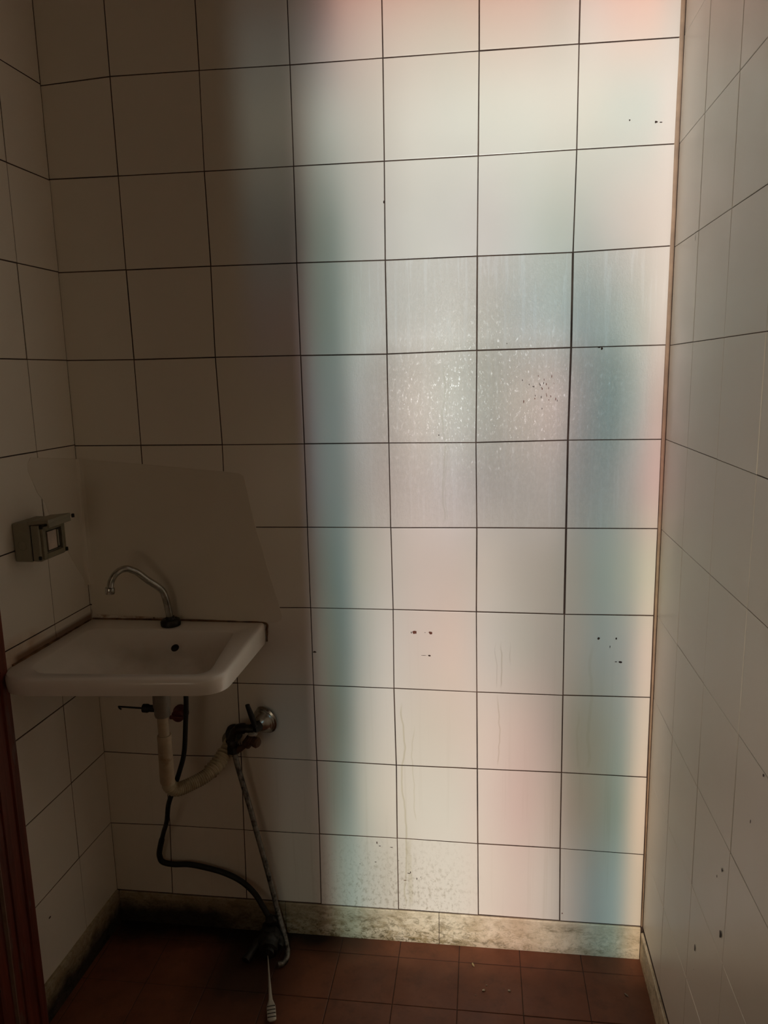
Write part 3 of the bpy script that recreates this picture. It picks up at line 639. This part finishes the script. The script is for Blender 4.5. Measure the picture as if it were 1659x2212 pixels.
# red cap on the wall behind the trap
rc = empty('red_pipe_cap', (-1.150, -.001, .61)); tag(rc, 'dull red plastic pipe cap on the wall behind the waste trap', 'pipe cap')
M_red = simple('dull_red_plastic', (.10, .012, .010), .55)
lathe('cap', [(.020, 0), (.020, .006), (.0165, .008), (.0160, .026), (.0130, .030), (.0001, .030)], (-1.147, -.0012, .612), (0, -1, 0), M_red, rc, seg=24)
box('grip_wing', (-1.147, -.034, .612), (.034, .010, .008), M_red, rc, bevel=.002)

# hoses
hb = tube('supply_hose', [(-1.0840, -.1115, .749), (-1.0856, -.110, .6917), (-1.0916, -.108, .6362), (-1.0990, -.112, .562), (-1.1115, -.120, .514), (-1.1290, -.1265, .4655), (-1.1500, -.110, .4200), (-1.1720, -.080, .356), (-1.1985, -.050, .3000), (-1.2215, -.030, .2390), (-1.2270, -.022, .2138), (-1.2213, -.018, .1952), (-1.1924, -.018, .1905), (-1.1542, -.018, .1931), (-1.1168, -.018, .1890), (-1.0604, -.020, .1783), (-1.0101, -.025, .1601), (-.9714, -.035, .1343), (-.9455, -.050, .1085), (-.9380, -.0535, .0980), (-.9325, -.0555, .0895)], lambda t: .0058 if t < .55 else .0072, M_black, seg=16)
tag(hb, 'black rubber hose looping from under the basin down to the floor', 'hose')
M_greyhose = simple('dull_metal_braid', (.30, .28, .25), .4, .7, var=.5, nscale=80, dirt=((.03, .025, .02), .5))
hg = tube('braided_hose', [(-.9985, -.050, .545), (-.9918, -.050, .5032), (-.9814, -.045, .4448), (-.9680, -.042, .3806), (-.9545, -.040, .3097), (-.9386, -.038, .2315), (-.9237, -.036, .1520), (-.9144, -.035, .0986), (-.9040, -.037, .055), (-.8900, -.052, .022), (-.8800, -.075, .0095), (-.8760, -.100, .0085), (-.8810, -.116, .0085), (-.8920, -.122, .0085)], .0066, M_greyhose, seg=16, ripple=(.0028, .0003, 0, 1))
tag(hg, 'thin grey braided hose slanting from the wall valve down to the floor', 'hose')

# wall valve with bell escutcheon
wv = empty('wall_valve', (-.935, -.001, .605)); tag(wv, 'chrome shut-off valve with bell cover and black lever on wall right of the trap', 'valve')
lathe('bell_cover', [(.036, 0), (.0362, .002), (.0320, .005), (.0320, .007), (.0295, .010), (.0295, .012), (.0265, .016), (.0260, .018), (.0215, .024), (.017, .030), (.011, .034), (.009, .035)], (-.929, -.002, .600), (-.42, -1, -.12), M_chrome, wv, seg=40)
tube('valve_stem', [(-.935, -.024, .598), (-.941, -.040, .598), (-.947, -.055, .598)], .0135, M_blackm, wv, seg=18)
tube('lever', [(-.9400, -.052, .604), (-.9435, -.056, .625), (-.9475, -.060, .645), (-.9520, -.062, .662), (-.9525, -.062, .666)], lambda t: .0062 + .0010 * math.sin(t * 3.1) - .001 * t, M_black, wv, seg=14)
tube('elbow', [(-.9440, -.052, .598), (-.9600, -.054, .600), (-.9780, -.053, .5985), (-.9920, -.051, .590), (-.9990, -.050, .574), (-1.0000, -.050, .556), (-.9985, -.050, .542)], lambda t: .0100 + (.0030 if t > .8 or .20 < t < .40 else 0), M_blackm, wv, seg=18, n=6)
lathe('elbow_nut', [(.008, 0), (.0165, .001), (.0165, .018), (.009, .020)], (-.9985, -.050, .533), (0, 0, 1), M_blackm, wv, seg=6, auto=20)

# little corroded side valve
sv = empty('corroded_stop_tap', (-.955, -.058, .57)); tag(sv, 'small brown corroded stop tap between the wall valve and hose connection', 'stop tap')
M_cor = simple('corroded_brass', (.13, .065, .035), .7, .5, var=.5, nscale=50, dirt=((.25, .20, .15), .62), bump=.5)
tube('body', [(-.9900, -.052, .5400), (-.9780, -.053, .5480), (-.9660, -.055, .5560), (-.9560, -.057, .5680), (-.9480, -.060, .5800), (-.9440, -.061, .5900)], lambda t: .0060 + .0065 * (1 if .45 < t < .8 else .2 * math.sin(t * 12) + .2), M_cor, sv, seg=14)
lathe('spindle', [(.008, 0), (.0115, .003), (.0120, .010), (.0085, .013), (.0125, .016), (.0130, .024), (.010, .028), (.0001, .029)], (-.953, -.060, .574), (.85, -.35, -.10), M_cor, sv, seg=14)
lathe('collar', [(.0065, 0), (.0115, .001), (.0120, .004), (.0065, .006)], (-.9440, -.0605, .588), (0, 0, 1), simple('lime_scale', (.33, .30, .26), .6), sv, seg=18)
# coupling where trap meets wall
cp = empty('wall_coupling', (-1.012, -.02, .545)); tag(cp, 'black pipe coupling at the wall above corrugated bend of the trap', 'pipe fitting')
lathe('body', [(.012, 0), (.0210, .002), (.0215, .014), (.0175, .018), (.0180, .026), (.0120, .034), (.009, .036)], (-1.010, -.001, .566), (.15, -1, -.15), M_black, cp, seg=24)
lathe('hex_ring', [(.008, 0), (.0155, .001), (.0155, .012), (.008, .013)], (-1.0060, -.034, .560), (.25, -1, -.2), M_blackm, cp, seg=6, auto=20)

# ------------------------------------------------------------------ old mixer tap lying on the floor, its lever towards the viewer
mt = empty('mixer_tap', (-.93, -.09, 0)); tag(mt, 'black grimy mixer tap lying on the floor below the hoses with a long lever', 'tap')
M_grime = simple('black_grime', (.014, .012, .010), .55, nscale=50, bump=.6, dirt=((.045, .038, .03), .62))
def blob(name, pts, m, parent):
    """body from a skinned chain of rings, slightly uneven"""
    o = tube(name, [p[:3] for p in pts], lambda t: pts[min(len(pts) - 1, int(t * (len(pts) - 1) + .5))][3], m, parent, seg=20, n=6)
    for v in o.data.vertices:
        d = mnoise.noise(v.co * 70) * .003; v.co += v.normal * d
        if v.co.z < .0012: v.co.z = .0012
    return o
blob('body', [(-.935, -.020, .034, .018), (-.934, -.030, .034, .024), (-.930, -.055, .033, .027), (-.926, -.080, .031, .027), (-.922, -.100, .028, .024), (-.921, -.112, .027, .015)], M_grime, mt)
blob('spout', [(-.935, -.055, .034, .014), (-.950, -.075, .030, .013), (-.962, -.098, .024, .012), (-.970, -.118, .018, .011), (-.973, -.126, .016, .011)], M_grime, mt)
blob('inlet', [(-.918, -.030, .046, .012), (-.924, -.040, .062, .013), (-.930, -.055, .080, .011)], M_grime, mt)
lathe('inlet_nut', [(.009, 0), (.0155, .001), (.0155, .014), (.009, .016)], (-.926, -.066, .046), (.0, .1, 1), M_grime, mt, seg=6, auto=20)
blob('side_inlet', [(-.915, -.045, .032, .011), (-.907, -.055, .028, .011), (-.902, -.068, .024, .010), (-.901, -.080, .022, .010)], M_grime, mt)
# lever: thin rod widening into a ribbed flat paddle
M_pale = simple('pale_worn_metal', (.52, .49, .42), .42, .35, var=.2, nscale=40)
p0, p1 = Vector((-.9225, -.105, .022)), Vector((-.8690, -.2640, .0100))
dv = (p1 - p0).normalized(); sd = dv.cross(Vector((0, 0, 1))).normalized(); up = sd.cross(dv)
ln = (p1 - p0).length
def ring(s, w, h):
    c = p0 + dv * s; out = []
    for k in range(16):
        a = 2 * math.pi * k / 16; ca, sa = math.cos(a), math.sin(a)
        out.append(c + sd * (w * math.copysign(abs(ca) ** .6, ca)) + up * (h * math.copysign(abs(sa) ** .6, sa)))
    return out
R_ = [ring(0, .0012, .0012), ring(.03, .0016, .0014), ring(.08, .0026, .0018), ring(.115, .0036, .0022), ring(.135, .0048, .0025), ring(.146, .0085, .0028), ring(.150, .0098, .0028)]
s = .150
for k in range(4):
    R_ += [ring(s + .0012, .0100, .0018), ring(s + .0042, .0100, .0018), ring(s + .0048, .0103, .0030), ring(s + .0082, .0103, .0030)]; s += .0094
R_ += [ring(s + .001, .0090, .0026), ring(s + .003, .006, .0018)]
lev = loft('lever', R_, M_pale, cap0=True, cap1=True, parent=mt, auto=30); lev['label'] = 'pale slim lever with ribbed paddle tip'
M_slot = simple('dark_slot', (.03, .025, .02), .8)
s = .150
for k in range(4):
    c = p0 + dv * (s + .0026) + up * .0017; s += .0094
    rot = Matrix((sd, dv, up)).transposed()
    o = box('groove', c, (.0185, .0030, .0008), M_slot, None, rot, bevel=.0002, seg=1); child(o, lev); o.matrix_parent_inverse = Matrix.Identity(4)
    
# ------------------------------------------------------------------ socket box with open lid on the left wall
sb = empty('socket_box', PL(.235, 1.11, 0)); tag(sb, 'grey surface-mounted socket box with open flip lid on left wall above the basin', 'electrical box')
M_sock = simple('aged_grey_plastic', (.27, .245, .175), .55, var=.12, nscale=30, dirt=((.12, .075, .04), .62))
M_sock2 = simple('yellowed_frame_plastic', (.22, .19, .12), .45, var=.3, nscale=60)
M_white = simple('off_white_plastic', (.62, .50, .40), .5)
ey = (PL(1, 0, 0) - PL(0, 0, 0)).normalized(); ex = (PL(0, 0, 1) - PL(0, 0, 0)).normalized(); ez = Vector((0, 0, 1))
RB = Matrix((ex, ey, ez)).transposed()      # local x = out of the wall, local y = towards the viewer
def L3(l, z, d): return PL(l, z, d)
def loc2(): return RB
sc_l, sc_z = .222, 1.108
box('back_box', L3(sc_l, sc_z, .021), (.041, .086, .084), M_sock, sb, RB, bevel=.004, seg=3)
box('seam', L3(sc_l, sc_z - .0005, .0428), (.0040, .082, .077), M_black, sb, RB, bevel=0)
box('front_cover', L3(sc_l, sc_z - .001, .0535), (.0195, .088, .078), M_sock, sb, RB, bevel=.003, seg=3)
fr = None
for nm, (dl_, dz, sl, sz) in (('a', (-.036, 0, .010, .072)), ('b', (.036, 0, .010, .072)), ('c', (0, .031, .062, .010)), ('d', (0, -.031, .062, .010))):
    pass
vs, fs, mi = [], [], []
def PSK(a, z, d=0): return PL(a, z, d)
for a0, a1, z0, z1 in ((sc_l - .040, sc_l - .029, sc_z - .036, sc_z + .034), (sc_l + .029, sc_l + .040, sc_z - .036, sc_z + .034), (sc_l - .029, sc_l + .029, sc_z + .023, sc_z + .034), (sc_l - .029, sc_l + .029, sc_z - .036, sc_z - .025)):
    slab(PSK, a0, a1, z0, z1, .063, .069, vs, fs, mi, 0)
f1 = mk('front_frame', vs, fs, [M_sock2], midx=mi); fix_normals(f1); child(f1, sb)
bv = f1.modifiers.new('bevel', 'BEVEL'); bv.width = .0012; bv.segments = 2
vs, fs, mi = [], [], []
slab(PSK, sc_l - .027, sc_l + .027, sc_z - .023, sc_z + .021, .0625, .0642, vs, fs, mi, 0)
f2 = mk('dark_recess', vs, fs, [simple('recess_dark', (.035, .028, .018), .7)], midx=mi); fix_normals(f2); child(f2, sb)
box('white_switch', L3(sc_l + .006, sc_z, .0658), (.0042, .032, .040), M_white, sb, RB, bevel=.0012)
box('switch_slot', L3(sc_l - .016, sc_z, .0655), (.0036, .005, .036), M_sock, sb, RB, bevel=.0008)
# flip lid, folded up and standing out above the front
rl = RB @ Matrix.Rotation(math.radians(-6), 3, 'Y')
box('lid', L3(sc_l + .002, sc_z + .044, .062), (.050, .084, .008), M_sock, sb, rl, bevel=.002)
box('lid_lip', L3(sc_l + .002, sc_z + .040, .0845), (.005, .080, .014), M_sock, sb, rl, bevel=.0015)
for l_, z_, d_ in ((sc_l - .042, sc_z + .040, .090), (sc_l + .040, sc_z + .030, .066), (sc_l - .038, sc_z - .034, .070), (sc_l + .043, sc_z - .036, .060)):
    lathe('pin', [(.0030, 0), (.0034, .001), (.0034, .007), (.0022, .008)], L3(l_, z_, d_), ez, M_black, sb, seg=12)
vs_ = []
# round knock-out on the side that faces the viewer
lathe('knockout', [(.0105, 0), (.0110, .0008), (.0095, .0014), (.0090, .0006), (.0001, .0006)], L3(sc_l + .0430, sc_z - .006, .021), ey, M_sock, sb, seg=28)

# ------------------------------------------------------------------ smooth patch over the joints above the basin
def patch_material():
    m = mat('smooth_beige_skim'); n = N(m)
    c = n.mix(n.noise(5, 3), tuple(k * .93 for k in TILE_COL), tuple(k * v for k, v in zip(TILE_COL, (.84, .81, .76))))
    n.set(Base_Color=c, Roughness=.55, Normal=n.bump(n.noise(24, 4), .08, .002), Specular_IOR_Level=.25)
    return m
MP = patch_material()
polyL = [(.1765, 1.2792), (.1885, 1.268), (.1905, 1.2506), (.166, 1.1989), (.143, 1.1741), (.132, 1.1456), (.0828, 1.0586), (.044, .998), (.004, .943)]
polyB = [(-1.3610, 1.2560), (-1.1965, 1.2418), (-1.0025, 1.2242), (-.962, 1.219), (-.950, 1.212), (-.9274, 1.0884), (-.8809, .8999), (-.8735, .868), (-.876, .860), (-.8878, .8540), (-.912, .8530), (-1.355, .8650), (-1.3610, .869)]
vs, fs = [], []
def skin(poly, P, d0, d1, extra=None):
    b = len(vs); n = len(poly)
    cx = sum(p[0] for p in poly) / n; cz = sum(p[1] for p in poly) / n
    for a, z in poly: vs.append(P(a, z, d0))
    for a, z in poly: vs.append(P(a, z, d1 * .7))
    for a, z in poly: vs.append(P(a + (cx - a) * .012, z + (cz - z) * .012, d1))
    for r_ in range(2):
        for q in range(n):
            k = (q + 1) % n; fs.append((b + r_ * n + q, b + r_ * n + k, b + (r_ + 1) * n + k, b + (r_ + 1) * n + q))
    fs.append(tuple(b + 2 * n + q for q in range(n)))
skin([(.001, 1.2560)] + polyL, PL, -.001, .0016)
skin(polyB, PB, -.001, .0016)
# cove that carries the skim round the corner
b = len(vs); zs = [.943 + (1.256 - .943) * k / 12 for k in range(13)]
for z in zs:
    for p in (PL(.016, z, .0015), PL(.0075, z, .0028), Vector((XL + .0045, -.0045, z)), PB(XL + .008, z, .0028), PB(XL + .017, z, .0015)): vs.append(p)
for k in range(12):
    for q in range(4): fs.append((b + k * 5 + q, b + k * 5 + q + 1, b + k * 5 + q + 6, b + k * 5 + q + 5))
pa = mk('wall_patch', vs, fs, MP); fix_normals(pa)
tag(pa, 'smooth plain beige patch hiding the tile joints on wall above the washbasin', 'wall patch')

# ------------------------------------------------------------------ crumbs on the floor
M_crumb = simple('white_crumb', (.70, .64, .50), .7)
M_crumb2 = simple('yellow_crumb', (.62, .50, .24), .7)
def crumb(name, c, sx, sy, sz, rz, m, label, cat, group=None):
    bm = bmesh.new(); bmesh.ops.create_icosphere(bm, subdivisions=2, radius=1)
    for v in bm.verts:
        w = 1 + mnoise.noise(v.co * 1.7 + Vector(c) * 9) * .55; v.co = Vector((v.co.x * sx * w, v.co.y * sy * w, v.co.z * sz * w))
    zmin = min(v.co.z for v in bm.verts)
    bm.transform(Matrix.Translation((c[0], c[1], -zmin - .0004)) @ Matrix.Rotation(rz, 4, 'Z'))
    me = bpy.data.meshes.new(name); bm.to_mesh(me); bm.free(); o = link(name, me, None, [m]); tag(o, label, cat, group); return o
G = 'crumbs on the red floor'
crumb('yellow_chip', (-.4125, -.0646, 0), .0022, .0062, .0016, .45, M_crumb2, 'thin yellowish sliver on a floor joint near the skirting', 'chip', G)
crumb('white_chip', (-.3866, -.1403, 0), .0042, .0024, .0018, .2, M_crumb, 'larger white chip on the floor, left one of the bright pair', 'chip', G)
crumb('white_chip', (-.3269, -.1354, 0), .0034, .0024, .0018, -.3, M_crumb, 'white chip on the floor, right one of the bright pair', 'chip', G)
crumb('tiny_chip', (-.3800, -.1240, 0), .0022, .0012, .0010, .5, M_crumb, 'tiny pale crumb just behind the larger white floor chip', 'chip', G)
crumb('pale_flake', (-.0560, -.1190, 0), .0060, .0020, .0012, -.9, simple('grey_flake', (.30, .25, .20), .6), 'dull grey flake on the floor close to the right wall', 'chip', G)
crumb('tiny_speck', (-.4060, -.1560, 0), .0010, .0014, .0008, 0, M_crumb, 'faint pale speck on floor, nearest the viewer of the chips', 'chip', G)
